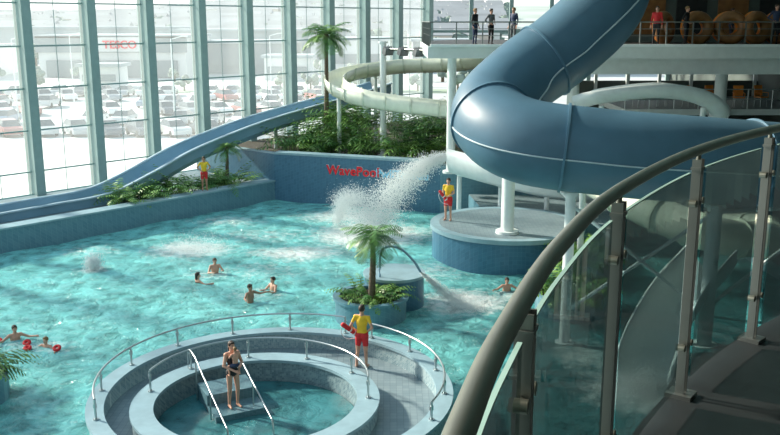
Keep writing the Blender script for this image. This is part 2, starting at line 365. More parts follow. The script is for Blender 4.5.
def palm(name,loc,h,r,nf,L,ll,lean=.1):
    mb=MB(); x,y,z=loc; n=int(h/.18)+2
    P=[V((lean*math.sin(i/n*1.5),0,h*i/n)) for i in range(n+1)]
    for i in range(n):
        rr=r*(1.25-.5*i/n); mb.cyl(P[i],P[i+1],rr*1.12,'trunk',rr*.9,seg=9,cap=False)
    top=P[-1]; mb.ell(top,(r*1.3,r*1.3,r*1.8),'trunk')
    for i in range(nf):
        az=i*2.399+U(-.2,.2); e=1.25-1.35*(i/nf)+U(-.1,.1)
        frond(mb,top,az,L*U(.85,1.1),e,1.5+U(-.2,.4),ll,.035*L/1.2,'leaf' if R()<.6 else 'leaf2')
    return mb.build(name,loc=loc)
def bush(mb,c,r,h,n,ll=.3):
    for i in range(n):
        x=c[0]+U(-r,r)*.6; y=c[1]+U(-r,r)*.6
        frond(mb,(x,y,c[2]),U(0,6.28),h*U(.8,1.4),U(.8,1.5),U(1.,2.2),ll,.05,'leaf' if R()<.5 else 'leaf2',9)
palm('palm_tree',(-3.8,52,2.3),6.6,.13,30,1.7,.6)
palm('palm_tree',(-.62,28.4,.7),2.05,.10,24,1.15,.40,.06)
palm('palm_tree',(-9.1,48.2,.9),2.0,.09,18,1.1,.38)
def bushes(name,pts,r,h,n,ll=.3):
    mb=MB()
    for c in pts: bush(mb,c,r,h,n,ll)
    return mb.build(name)
bushes('foliage_bed',[(-5.6,51,2.3),(-4.6,51.5,2.3),(-3.6,50.7,2.3),(-2.6,50.2,2.3),(-1.6,50.3,2.3),(-3.8,52.6,3.),(-2.8,52.2,3.6),(-1.8,51.6,3.4),(-2.6,51.4,3.3)],1.3,2.3,40,.6)
bushes('foliage_bed',[(.5,49,2.3),(1.6,48.6,2.3),(2.7,48.5,2.3),(1.,50.4,3.2),(2.2,50.2,3.2),(3.4,49.6,3.2)],1.3,2.3,40,.6)
bushes('foliage_bed',[E_(7.2,1.6,.9),E_(8.2,1.5,.9),E_(9.3,1.7,.9),E_(10.3,1.7,.9),E_(11.8,1.7,.9),E_(13,1.6,.9),E_(14.2,1.7,.9)],1.0,1.35,30,.4)
bushes('foliage_bed',[(5,45.6,2.3),(6.5,46,2.3),(11,45.5,2.3),(13,46,2.3),(15,45.5,2.3)],1.2,1.5,26,.4)
pc=V((-.65,28.4)); pl=empty('planter_island')
mb=MB(); mb.lathe(pc,[(1.2,-.12),(1.2,.68),(1.28,.68),(1.28,.78),(1.05,.78),(1.05,.66)],'curb'); mb.lathe(pc,[(.001,.68),(1.06,.68)],'soil'); mb.build('round_planter',pl)
mb=MB(); mb.lathe(V((.15,29.9)),[(1.05,-.12),(1.05,1.1),(.001,1.1)],'blue_wall'); mb.lathe(V((.15,29.9)),[(1.1,1.05),(1.1,1.15),(.001,1.15)],'curb_top'); mb.build('raised_plinth',pl)
mb=MB()
for i in range(80):
    a_=U(0,6.28); r_=U(.1,.8); frond(mb,(pc.x+r_*math.cos(a_),pc.y+r_*math.sin(a_),.68),a_+U(-.5,.5),U(.6,1.1),U(.5,1.3),1.5,.2,.04,'leaf2' if R()<.5 else 'leaf',8)
mb.build('low_ferns',pl)
mb=MB(); P=cr([(-.35,29.3,.0),(-.35,29.3,1.8),(-.15,29.3,2.2),(.35,29.3,2.15),(.8,29.2,1.75),(1.05,29.2,1.35)],8); mb.tube(P,.045,'slide',8); mb.build('water_jet_pipe',pl)
for (x,y,r,nm) in ((6.2,28.9,1.2,'fern_planter'),(-11.1,21.6,1.0,'fern_planter'),(7.6,33.4,1.4,'fern_planter')):
    mb=MB(); mb.lathe((0,0),[(r,-.12),(r,.7),(r-.15,.7),(r-.15,.6)],'curb'); mb.lathe((0,0),[(.001,.62),(r-.12,.62)],'soil')
    for i in range(80): a_=U(0,6.28); r_=U(.1,.75)*r; frond(mb,(r_*math.cos(a_),r_*math.sin(a_),.62),a_+U(-.5,.5),U(.9,1.5),U(.6,1.4),1.6,.3,.05,'leaf' if R()<.6 else 'leaf2',9)
    mb.build(nm,loc=(x,y,0))
# ------------------------------------------------------------------ slides
T=[(8.6,31.2,13.8),(7.85,30.9,12.1),(7.25,30.5,10.3),(5.85,30.1,8.95),(4.25,29.5,7.85),(3.2,28.,6.88),(3.95,26.4,6.3),(6.2,25.8,6.02),(9.15,25.7,5.79),(13.2,26.7,5.4),(16.3,28.4,5.0),(17.2,32,4.6)]
P=cr(T,10); mb=MB(); RR=1.28
mb.tube(P,RR,'tube',48,caps=False)
mb.sweep(P,circ(RR-.06,32),'tube_in',True,False,True,False)
for i in (16,34,52,66,84,102):
    t=(P[i+1]-P[i]).normalized(); mb.sweep([P[i]-t*.035,P[i]+t*.035],circ(RR+.06,48),'tube_in')
for sgn in(-1,1): mb.sweep(P,[(sgn*RR*.995-.03,-.16-.02),(sgn*RR*.995+.03,-.16-.02),(sgn*RR*.995+.03,-.16+.02),(sgn*RR*.995-.03,-.16+.02)],'seam')
tb=mb.build('tube_water_slide')
def steelcol(name,x,y,z0,z1,r=.22,mat='white'):
    mb=MB(); mb.cyl((0,0,z0),(0,0,z1),r,mat,seg=20); mb.cyl((0,0,z0),(0,0,z0+.12),r*1.8,mat,seg=20); mb.cyl((0,0,z1-.1),(0,0,z1),r*1.5,mat,seg=20)
    return mb.build(name,loc=(x,y,0))
P=cr([(9,44.5,4.3),(6.5,45.2,4.85),(3.4,46.1,5.25),(.27,47.2,5.5),(-2.1,48.8,5.8),(-3.25,51.5,6.3),(-2.15,54.6,6.7),(.6,55.9,7.04),(3.4,54.9,7.2),(6,53,7.6)],9)
mb=MB(); U_=[(-.58,.38),(-.54,0),(-.40,-.32),(0,-.48),(.40,-.32),(.54,0),(.58,.38)]
UU=U_+[(x*.9,y*.9+.02) for x,y in reversed(U_)]
mb.sweep(P,UU,'cream')
for i in range(0,len(P)-1,4):
    t=(P[i+1]-P[i]).normalized(); mb.sweep([P[i]-t*.05,P[i]+t*.05],[(x*1.1,y*1.1) for x,y in U_]+[(x,y) for x,y in reversed(U_)],'cream_d')
for (x,y,z) in ((-2.9,50.2,5.7),(-.9,55.6,6.5),(3.3,46.1,4.8)): mb.cyl((x,y,2.3),(x,y,z),.12,'white')
mb.build('cream_water_slide')
P=cr([(6.6,38,4.8),(7.4,33.8,4.1),(8.9,30.2,3.4),(10.9,28.6,2.8),(13.2,29.8,2.4),(13.8,32.8,2.0),(12,35,1.4)],9)
mb=MB(); mb.tube(P,.62,'cream',20,caps=False)
for i in range(0,len(P)-1,5): t=(P[i+1]-P[i]).normalized(); mb.sweep([P[i]-t*.04,P[i]+t*.04],circ(.69,20),'cream_d')
for (x,y,z) in ((7.5,33.6,3.4),(10.9,28.6,2.1),(13.6,31.5,1.6)): mb.cyl((x,y,-.1),(x,y,z),.13,'white')
mb.build('enclosed_cream_slide')
P=cr([(3.4,42.5,3.2),(5.2,40.6,3.0),(7.2,39.6,2.7),(9.2,39.8,2.4),(11.2,41,2.2)],8)
mb=MB(); mb.sweep(P,[(x*1.7,y*1.7) for x,y in UU],'white'); 
for i in range(0,len(P),8): mb.cyl((P[i].x,P[i].y,0),(P[i].x,P[i].y,P[i].z-.7),.12,'white')
mb.build('white_flume')
P=cr([(8.2,38.9,6.3),(9.2,38.4,6.65),(11.7,38.2,6.9),(13.7,38.6,6.5),(14.6,39.0,5.6),(13.6,39.2,4.8),(11,38.6,4.4)],9)
mb=MB(); mb.sweep(P,[(x*.75,y*.75) for x,y in UU],'white')
for (x,y,z) in ((9.2,38.4,6.2),(13.7,38.6,6.1)): mb.cyl((x,y,-.1),(x,y,z),.12,'white')
mb.build('white_flume')
P=cr([(10.5,27.5,2.3),(9,26,1.5),(7.8,24.3,.75),(7.0,22.7,.3)],8)
mb=MB(); mb.sweep(P,[(x*1.4,y*1.3) for x,y in UU],'white'); mb.cyl((9,26,0),(9,26,1.0),.12,'white'); mb.build('slide_outlet')
B=[E_(-6,3,.75),E_(0,3,.85),E_(3.5,3,.9),E_(6.7,3,1.0),E_(9.4,3,1.75),E_(12.2,3,2.7),E_(16.5,3,3.65),E_(20.5,3,4.25),E_(24.5,3,4.75),E_(28,3,5.3)]
P=cr(B,8); mb=MB()
bo=[(-.95,.42),(-.9,-.1),(-.7,-.38),(.7,-.38),(.9,-.1),(.95,.42)]; bi=[(.83,.42),(.78,-.05),(.6,-.26),(-.6,-.26),(-.78,-.05),(-.83,.42)]
mb.sweep(P,bo+bi,'slide',smooth=False)
mb.sweep(P,[(-.62,-.25),(.62,-.25),(.62,-.23),(-.62,-.23)],'slide_in')
for sgn in(-1,1): mb.sweep(P,[(sgn*.97-.09,.42),(sgn*.97+.09,.42),(sgn*.97+.09,.5),(sgn*.97-.09,.5)],'slide_in')
for i in range(12,len(P),10):
    z=P[i].z-.38
    if z>1.2: mb.cyl((P[i].x,P[i].y,.9),(P[i].x,P[i].y,z),.12,'white')
mb.build('blue_water_slide')
# ------------------------------------------------------------------ lifeguard platform + structure
lp=(5.,36.6); mb=MB(); mb.lathe(lp,[(3.2,-.12),(3.2,1.3)],'blue_wall'); mb.lathe(lp,[(3.28,1.22),(3.28,1.4),(2.9,1.4)],'curb_top',seg=72); mb.lathe(lp,[(.001,1.4),(2.9,1.4)],'deck')
mb.prism([(4.5,38.),(10,37),(12,43.1),(4.,43.9)],-.12,1.2,'curb','deck'); mb.build('lifeguard_platform')
steelcol('support_column',4.75,34.7,1.4,6.3,.26)
steelcol('support_column',9.75,25.8,-.1,4.45,.22)
steelcol('support_column',3.05,43.9,2.3,8.1,.22); 
for x in (9.2,16.6): steelcol('support_column',x,44.5,2.3,7.4,.3)
steelcol('support_column',-.38,49.3,2.3,8.7,.18)
steelcol('support_column',5.45,26.0,-.1,4.8,.16)
mb=MB()
for (a_,b_) in (((5.45,26.,1.),(9.75,25.8,4.2)),((5.45,26.,4.4),(9.75,25.8,1.0)),((5.45,26.,4.5),(4.75,34.7,5.2)),((9.75,25.8,4.2),(14.5,28.6,3.8)),((9.75,25.8,1.2),(14.2,28.0,3.6))): mb.cyl(a_,b_,.06,'white')
mb.build('bracing_frame')
mb=MB(); mb.prism([(1.7,40.2),(22,40.2),(22,54),(4,54),(1.7,50)],8.15,8.7,'fascia','dark')
mb.prism([(5.5,40.9),(22,40.9),(22,53),(5.5,53)],7.4,8.15,'fascia')
mb.box((12,40.1,8.72),(20.4,.3,.12),'white'); mb.build('upper_deck')
mb=MB(); 
for z in (9.75,9.45,9.15): mb.cyl((1.8,40.35,z),(22,40.35,z),.03 if z>9.7 else .015,'postmetal',seg=8)
for i in range(18): mb.box((1.8+1.18*i,40.35,9.2),(.05,.08,1.1),'postmetal')
for z in (9.75,9.45,9.15): mb.cyl((1.8,40.35,z),(1.8,50,z),.03 if z>9.7 else .015,'postmetal',seg=8)
for i in range(8): mb.box((1.8,40.35+1.3*i,9.2),(.08,.05,1.1),'postmetal')
mb.build('deck_railing')
mb=MB(); mb.prism([(10.5,48),(21.8,48),(21.8,53),(10.5,53)],8.7,12.6,'darkwall')
for i in range(5): mb.box((11.6+2.2*i,47.95,10.2),(1.6,.08,2.2),'ring' if i%2 else 'dark')
mb.build('deck_kiosk')
mb=MB(); mb.prism([(12,45),(22,45),(22,53),(12,53)],5.1,5.4,'fascia','deck')
for x in (12.3,17,21.5): mb.cyl((x,45.4,2.3),(x,45.4,5.1),.15,'white')
for z in (6.4,5.9): mb.cyl((12,45.1,z),(22,45.1,z),.03,'chrome')
for i in range(9): mb.cyl((12+1.25*i,45.1,5.4),(12+1.25*i,45.1,6.4),.03,'chrome')
for i in range(6): mb.box((12.3+1.9*i,53.1,6.7),(.18,.15,2.8),'white')
mb.prism([(11,53.2),(22,53.2),(22,53.5),(11,53.5)],2.3,6.3,'darkwall')
mb.build('mezzanine')
for i in range(6):
    mb=MB(); mb.box((0,0,.45),(.46,.46,.05),'orange'); mb.box((0,.22,.75),(.46,.05,.5),'orange',rx=-.15)
    for sx in(-.2,.2):
        for sy in(-.2,.2): mb.cyl((sx,sy,0),(sx*.9,sy*.9,.45),.018,'chrome',seg=6)
    for sx in(-.24,.24): mb.cyl((sx,-.2,.66),(sx,.22,.66),.02,'orange',seg=6); mb.cyl((sx,-.2,.45),(sx,-.2,.66),.018,'orange',seg=6)
    mb.build('orange_chair',loc=(13+1.3*i,46.2+.3*(i%2),5.4),rz=U(-.6,.6),scale=1.1)
def torus(mb,c,R0,r,mat,rx=0,rz=0):
    E=Euler((rx,0,rz)).to_matrix(); P=[V(c)+E@V((R0*math.cos(2*math.pi*i/28),R0*math.sin(2*math.pi*i/28),0)) for i in range(28)]
    mb.sweep(P,circ(r,12),mat,True,True,True,False,up=E@V((0,0,1)))
for (x,y,rzz) in ((14.3,41.8,.2),(15.9,42.,-.3),(17.0,41.7,.4),(12.9,42.3,.8),(18.2,42,.1)):
    mb=MB(); torus(mb,(0,0,.78),.54,.24,'ring',math.pi/2-.12,rzz); torus(mb,(.05,.42,.78),.54,.24,'orange',math.pi/2-.12,rzz); mb.build('rubber_ring',loc=(x,y,8.7))
mb=MB(); mb.cyl((-.38,49.2,8.3),(2.2,46,8.3),.08,'postmetal')
for k in range(3):
    p=V((-.1+.8*k,48.8-.95*k,8.2)); mb.box(p,(.55,.3,.4),'greyf',rz=.6,rx=.4); mb.cyl(p,p+V((0,0,.3)),.03,'postmetal')
mb.build('floodlights')
# ------------------------------------------------------------------ foreground balcony
RP=[(-.16,-1.5),(-.14,-.8),(-.1,0),(-.06,.4),(.01,.75),(.105,1.148),(.21,1.52),(.427,2.14),(.766,2.88),(1.35,3.81),(2.05,4.62),(3.0,5.45),(4.2,6.2)]
P=cr([(x,y,9.25) for x,y in RP],10)
F2=cr([(x,y,0) for x,y in RP],3)
mb=MB(); mb.prism([(p.x-.03,p.y+.06) for p in F2]+[(7,6.6),(7,-2.4),(-.16,-2.4)],7.75,8.1,'dark'); mb.build('balcony_floor')
br=empty('balcony_railing'); mb=MB(); mb.tube(P,.0225,'railmetal',18); 
mb.build('handrail',br)
def at(k):
    i=int(k*10); i=min(i,len(P)-2); return P[i],(P[i+1]-P[i-1]).normalized()
posts=[1.5,4.2,6.45,8.0,9.0,9.93,11.]
mb=MB()
for k in posts:
    p,t=at(k); s=V((t.y,-t.x,0)); rzp=math.atan2(t.y,t.x)
    for o in(-.018,.018):
        mb.box((p.x+t.x*o,p.y+t.y*o,8.63),(.008,.040,1.16),'postmetal',rz=rzp)
    mb.cyl((p.x,p.y,9.17),(p.x,p.y,9.235),.010,'railmetal',seg=10)
    mb.box((p.x,p.y,9.17),(.06,.045,.012),'postmetal',rz=rzp)
    for z in (8.35,9.02):
        for o in(-.05,.05):
            c=V((p.x+t.x*o,p.y+t.y*o,z)); mb.cyl(c-s*.02,c+s*.02,.016,'railmetal',seg=14)
        mb.cyl((p.x-t.x*.05,p.y-t.y*.05,z),(p.x+t.x*.05,p.y+t.y*.05,z),.010,'railmetal',seg=8)
    mb.box((p.x,p.y,8.06),(.1,.12,.12),'postmetal',rz=rzp)
mb.build('posts',br)
mb=MB()
for a_,b_ in zip(posts[:-1],posts[1:]):
    seg=P[int(a_*10)+1:int(b_*10)]
    seg=[V((q.x,q.y,8.66)) for q in seg]
    mb.sweep(seg,[(-.005,-.5),(.005,-.5),(.005,.5),(-.005,.5)],'railglass',smooth=False)
    mb.sweep(seg,[(-.0055,.5),(.0055,.5),(.0055,.505),(-.0055,.505)],'glassedge',smooth=False)
mb.build('glass_panels',br)
# ------------------------------------------------------------------ spray
def spray(name,path,n,s0,s1,size=(.012,.04)):
    mb=MB(); P=cr(path,10); vs=[];fs=[]
    for i in range(n):
        t=R()**.8; k=t*(len(P)-1); p=P[int(k)].lerp(P[min(int(k)+1,len(P)-1)],k%1); sp=s0+(s1-s0)*t
        p=p+V((random.gauss(0,sp),random.gauss(0,sp),random.gauss(0,sp*.7)))
        if p.z<0.02: p.z=U(0.02,.15)
        r=U(*size); o=len(vs); vs+=[p+V((r,0,0)),p+V((0,r,0)),p-V((r,0,0)),p-V((0,r,0)),p+V((0,0,r*1.3)),p-V((0,0,r*1.3))]
        for a_,b_ in((0,1),(1,2),(2,3),(3,0)): fs+=[(o+a_,o+b_,o+4),(o+b_,o+a_,o+5)]
    mb.add(vs,fs,'foam',True); return mb.build(name)
spray('water_spray',[(3.0,43.2,3.3),(1.7,42.2,3.0),(.3,41,2.0),(-1.2,40.,.2)],24000,.12,.60,(.007,.022))
spray('water_spray',[(-2.6,42,.1),(-2.2,41.2,1.3),(-1.6,40.5,1.6),(-.4,39.8,.1)],15000,.1,.6,(.007,.018))
spray('water_spray',[(1.05,29.2,1.35),(1.6,29.3,.85),(2.2,29.4,.3),(3.0,29.2,.05)],7000,.02,.22,(.005,.014))
spray('water_spray',[(-11.9,34,.1),(-11.9,34,.5)],2500,.15,.15,(.008,.02))
spray('water_spray',[(7.0,22.6,.3),(6.6,21.9,.1)],6000,.2,.55,(.007,.016))
spray('water_spray',[(-9.6,37.3,.05),(-7.8,37.5,.08)],3000,.3,.5,(.007,.016))
# ------------------------------------------------------------------ people
def person(name,loc,rz,outfit,pose=None,h=1.75,hair='hair',longhair=False,skin='skin',tilt=(0,0),vox=.016,female=False):
    J=dict(pel=(0,0,.95),ch=(0,0,1.28),nk=(0,.005,1.47),hd=(0,-.012,1.625),
      shL=(.175,0,1.42),shR=(-.175,0,1.42),elL=(.23,.03,1.14),elR=(-.23,.03,1.14),wrL=(.24,-.06,.89),wrR=(-.24,-.06,.89),
      hiL=(.085,0,.92),hiR=(-.085,0,.92),knL=(.10,-.02,.50),knR=(-.10,-.02,.50),anL=(.11,.02,.085),anR=(-.11,.02,.085))
    if pose: J.update(pose)
    J={k:V(v) for k,v in J.items()}
    if female: J['shL'].x*=.9; J['shR'].x*=.9
    hasShort=outfit.get('loose',0)
    segs=[]; 
    def sg(lab,a,b,ra,rb): segs.append((lab,V(a),V(b),ra,rb))
    for S,sx in(('L',1),('R',-1)):
        sg('upperarm',J['sh'+S],J['el'+S],.052,.040); sg('forearm',J['el'+S],J['wr'+S],.040,.027)
        d=(J['wr'+S]-J['el'+S]).normalized(); s=d.cross(V((0,1,0)) if abs(d.y)<.8 else V((0,0,1))).normalized()
        for o in(-.022,0,.022): sg('hand',J['wr'+S]+s*o*.5,J['wr'+S]+d*.085+s*o,.020,.015)
        sg('thigh',J['hi'+S],J['kn'+S],.085+hasShort,.056+hasShort*.4); sg('calf',J['kn'+S],J['an'+S],.055,.036)
        cm=J['kn'+S].lerp(J['an'+S],.3)+V((0,.02,0)); sg('calf',cm,J['kn'+S].lerp(J['an'+S],.55),.048,.038)
        ft=J['an'+S]+V((sx*.02,-.16,-.05)); sg('foot',J['an'+S]+V((0,.03,-.04)),ft,.036,.028); sg('foot',J['an'+S],ft,.034,.022)
    sg('torso',J['shL'],J['shR'],.062,.062); sg('neck',J['ch']+V((0,0,.1)),J['hd']-V((0,-.01,.02)),.062,.05)
    mb=MB(); 
    for lab,a,b,ra,rb in segs:
        mb.cyl(a,b,ra,'skin',rb,seg=12); mb.ell(a,(ra,)*3,'skin',10,6); mb.ell(b,(rb,)*3,'skin',10,6)
    w=.9 if female else 1.
    ax=(J['nk']-J['pel']).normalized(); Et=Z.rotation_difference(ax).to_matrix()
    blobs=[('torso',J['ch'],(.165*w,.112,.2)),('torso',J['pel'].lerp(J['ch'],.45),(.138*w,.1,.2)),('torso',J['pel'],(.16,.115,.13)),('torso',J['pel']+V((.07,.05,-.03)),(.085,.085,.1)),('torso',J['pel']+V((-.07,.05,-.03)),(.085,.085,.1))]
    if female: blobs+= [('torso',J['ch']+V((.07,-.07,.02)),(.065,.06,.065)),('torso',J['ch']+V((-.07,-.07,.02)),(.065,.06,.065))]
    for lab,c,r in blobs: mb.ell(c,r,'skin',14,10,Et)
    hd=J['hd']
    mb.ell(hd+V((0,.01,.015)),(.076,.096,.105),'skin',14,10); mb.ell(hd+V((0,-.03,-.055)),(.052,.055,.06),'skin',12,8)
    mb.ell(hd+V((0,-.088,-.012)),(.012,.02,.024),'skin',8,6)
    for sx in(-1,1): mb.ell(hd+V((sx*.078,.01,-.005)),(.012,.022,.032),'skin',8,6)
    tmp=mb.build('tmp'); md=tmp.modifiers.new('r','REMESH'); md.mode='VOXEL'; md.voxel_size=vox
    m2=tmp.modifiers.new('s','SMOOTH'); m2.factor=.5; m2.iterations=3
    dg=bpy.context.evaluated_depsgraph_get(); ev=tmp.evaluated_get(dg); me=ev.to_mesh()
    co=np.empty(len(me.vertices)*3); me.vertices.foreach_get('co',co); co=co.reshape(-1,3)
    faces=[tuple(p.vertices) for p in me.polygons]; ev.to_mesh_clear(); bpy.data.objects.remove(tmp)
    cen=np.array([co[list(f)].mean(0) for f in faces])
    best=np.full(len(cen),1e9); lab=np.zeros(len(cen),int); tt=np.zeros(len(cen)); labs=[]
    for si,(lb,a,b,ra,rb) in enumerate(segs):
        a=np.array(a);b=np.array(b);ab=b-a; t=np.clip(((cen-a)@ab)/(ab@ab+1e-9),0,1); d=np.linalg.norm(cen-(a+t[:,None]*ab),axis=1)-(ra+(rb-ra)*t)
        k=d<best; best[k]=d[k]; lab[k]=len(labs); tt[k]=t[k]; labs.append(lb)
    for lb,c,r in blobs:
        q=(cen-np.array(c))@np.array(Et); kk=np.linalg.norm(q/np.array(r),axis=1); d=(kk-1)*min(r)
        k=d<best; best[k]=d[k]; lab[k]=len(labs); labs.append(lb)
    hk=np.linalg.norm(cen-np.array(hd),axis=1)<.135
    out=MB(); mats=[]
    axn=np.array(ax); pelp=np.array(J['pel'])
    for i,f in enumerate(faces):
        m=skin
        if not (hk[i] and cen[i][2]>hd.z-.13):
            lb=labs[lab[i]]; hz=float((cen[i]-pelp)@axn)+.95
            o=outfit.get(lb)
            if o is not None:
                for (lo,hi,mm) in o:
                    val=hz if lb in('torso','neck') else tt[i]
                    if lo<=val<hi: m=mm; break
        mats.append(m)
    out.v=[tuple(c) for c in co]
    for f,m in zip(faces,mats): out.f.append(list(f)); out.m.append(out.mi(m)); out.sm.append(True)
    for S,sx in(('L',1),('R',-1)):
        d=(J['wr'+S]-J['el'+S]).normalized(); s=d.cross(V((0,1,0)) if abs(d.y)<.8 else V((0,0,1))).normalized(); nrm=d.cross(s)
        if nrm.y>0: nrm=-nrm
        for q,(o,l) in enumerate(((-.028,.032),(-.0095,.04),(.0095,.038),(.028,.028))):
            b0=J['wr'+S]+d*.088+s*o; b1=b0+d*l+nrm*.006; b2=b1+(d*.8+nrm*.6).normalized()*l*.8
            out.cyl(b0,b1,.009,skin,.008,seg=7); out.cyl(b1,b2,.008,skin,.0065,seg=7); out.ell(b1,(.0082,)*3,skin,6,4)
        b0=J['wr'+S]+d*.03+s*.022*(-sx); b1=b0+(d*.6-s*sx*.7).normalized()*.035; b2=b1+(d*.9-s*sx*.2+nrm*.3).normalized()*.028
        out.cyl(b0,b1,.011,skin,.0095,seg=7); out.cyl(b1,b2,.0095,skin,.008,seg=7)
    for sx in(-1,1):
        out.ell(hd+V((sx*.03,-.078,.012)),(.013,.009,.008),'eyew',8,6); out.ell(hd+V((sx*.03,-.085,.012)),(.006,.004,.006),'eye',8,6)
        out.ell(hd+V((sx*.03,-.082,.032)),(.018,.006,.004),hair,8,4)
    out.ell(hd+V((0,-.084,-.055)),(.022,.008,.007),'lip',8,5)
    out.ell(hd+V((0,.024,.034)),(.086,.098,.098),hair,16,10)
    out.ell(hd+V((0,-.045,.095)),(.06,.045,.03),hair,10,6)
    if longhair: out.ell(hd+V((0,.075,-.06)),(.07,.045,.13),hair,12,8)
    o=out.build(name,loc=loc,rz=rz,scale=h/1.75)
    if tilt!=(0,0): o.rotation_euler[0]=tilt[0]; o.rotation_euler[1]=tilt[1]
    return o
LG=dict(torso=[(1.0,1.47,'yellow'),(0,1.0,'red')],upperarm=[(0,.6,'yellow')],thigh=[(0,.72,'red')],neck=[(0,1.44,'yellow')],loose=.018)
SUIT=dict(torso=[(0,1.37,'black')],thigh=[(0,.12,'black')])
TR=dict(torso=[(0,1.02,'navy')],thigh=[(0,.6,'navy')],loose=.012)
TR2=dict(torso=[(0,1.02,'red')],thigh=[(0,.6,'red')],loose=.012)
def clothed(a_,b_): return dict(torso=[(.98,2,a_),(0,.98,b_)],neck=[(0,1.46,a_)],upperarm=[(0,1.1,a_)],forearm=[(0,.9,a_)],thigh=[(0,1.1,b_)],calf=[(0,1.1,b_)],foot=[(0,1.1,'black')],loose=.01)
hips=dict(elL=(.33,.10,1.20),wrL=(.18,-.08,1.05),elR=(-.33,.08,1.18),wrR=(-.16,-.10,1.04))
person('lifeguard',(-.78,23.1,.35),math.radians(165),LG,dict(elL=(.30,.04,1.16),wrL=(.24,-.14,1.0),elR=(-.31,.10,1.18),wrR=(-.16,-.06,1.02),knL=(.12,-.03,.5),anL=(.15,.02,.085),anR=(-.13,.03,.085)),1.82,vox=.013)
person('lifeguard',(2.5,37.0,1.4),math.radians(-25),LG,dict(elL=(.24,0,1.15),wrL=(.10,-.22,1.05),elR=(-.24,.0,1.15),wrR=(-.12,-.22,1.02)),1.86)
q=E_(11.25,.45,1.13)
person('lifeguard',(q.x,q.y,q.z),math.radians(20),LG,hips,1.8,skin='skin2')
def rescue(name,loc,rx,ry,rz):
    mb=MB(); P=cr([(-.36,0,0),(-.2,-.02,.0),(.2,-.02,0),(.36,0,0)],5); mb.sweep(P,circ(.065,12),'red'); mb.ell((-.36,0,0),(.05,.065,.065),'red'); mb.ell((.36,0,0),(.05,.065,.065),'red')
    mb.cyl((-.1,-.02,0),(-.06,-.02,0),.069,'white',seg=12); mb.cyl((.1,-.02,0),(.06,-.02,0),.069,'white',seg=12)
    P=cr([(-.36,0,0),(-.2,.1,-.2),(.1,.12,-.25),(.36,0,0)],5); mb.tube(P,.012,'white',6)
    o=mb.build(name,loc=loc); o.rotation_euler=(rx,ry,rz); return o
rescue('rescue_tube',(-1.06,23.15,1.40),0,.7,.5)
rescue('rescue_tube',(2.34,36.68,2.45),0,.9,-.2)
person('woman_in_swimsuit',(-3.92,20.52,.35),math.radians(35),SUIT,dict(elL=(.24,-.06,1.16),wrL=(.10,-.27,1.18),elR=(-.24,-.04,1.15),wrR=(-.06,-.29,1.06),knL=(.10,-.06,.5),anL=(.10,-.02,.085)),1.74,longhair=True,female=True,vox=.013)
rr_=math.radians(35); fw=V((math.sin(rr_),-math.cos(rr_),0))
c=V((-3.92,20.52,0))+fw*.20
person('toddler',(c.x,c.y,.35+.68),math.radians(215),TR,dict(hiL=(.1,0,.93),hiR=(-.1,0,.93),knL=(.24,-.24,.80),knR=(-.24,-.24,.80),anL=(.25,-.12,.45),anR=(-.25,-.12,.45),elL=(.24,-.15,1.25),wrL=(.14,-.33,1.38),elR=(-.24,-.15,1.25),wrR=(-.14,-.33,1.38),hd=(0,-.02,1.66)),.95,hair='hair2',vox=.018)
tread=dict(elL=(.40,-.10,1.32),wrL=(.55,-.28,1.36),elR=(-.40,-.10,1.32),wrR=(-.55,-.28,1.36),knL=(.12,-.2,.55),knR=(-.12,-.05,.52),anL=(.12,.05,.2),anR=(-.12,.3,.3))
stand=dict(elL=(.30,-.15,1.22),wrL=(.2,-.38,1.30),elR=(-.30,-.15,1.2),wrR=(-.2,-.38,1.26))
person('swimmer',(-7.0,33.9,-1.18),.4,TR,stand,1.75)
person('swimmer',(-7.35,32.3,-1.26),2.2,SUIT,tread,1.7,female=True,longhair=True)
person('swimmer',(-5.0,30.1,-1.14),1.0,TR,tread,1.78,skin='skin2')
person('swimmer',(-4.35,31.4,-1.22),-.8,TR2,stand,1.75)
person('swimmer',(-11.75,26.1,-1.20),.6,TR2,tread,1.72)
person('swimmer',(-10.6,25.6,-1.28),-.3,TR,tread,1.6,hair='hair2')
person('swimmer',(4.35,31.4,-1.20),.1,TR2,tread,1.7)
mb=MB()
for (x,y) in ((-11.25,25.75),(-12.2,25.9),(-10.15,25.3),(-11.05,25.3)): torus(mb,(x,y,.07),.08,.05,'red',U(0,.6),0)
mb.build('armbands')
for i,(x,y,a_,b_) in enumerate(((3.9,41.3,'black','navy'),(4.7,41.9,'greyf','black'),(12.2,41.2,'red','black'),(13.6,41.3,'black','black'),(16.5,43.5,'greyf','navy'),(17.6,41.1,'navy','black'),(5.9,43,'navy','greyf'))):
    person('visitor',(x,y,8.7),U(-1,1),clothed(a_,b_),hips if i%2 else None,U(1.65,1.85),vox=.022,hair='hair' if i%3 else 'hair2')
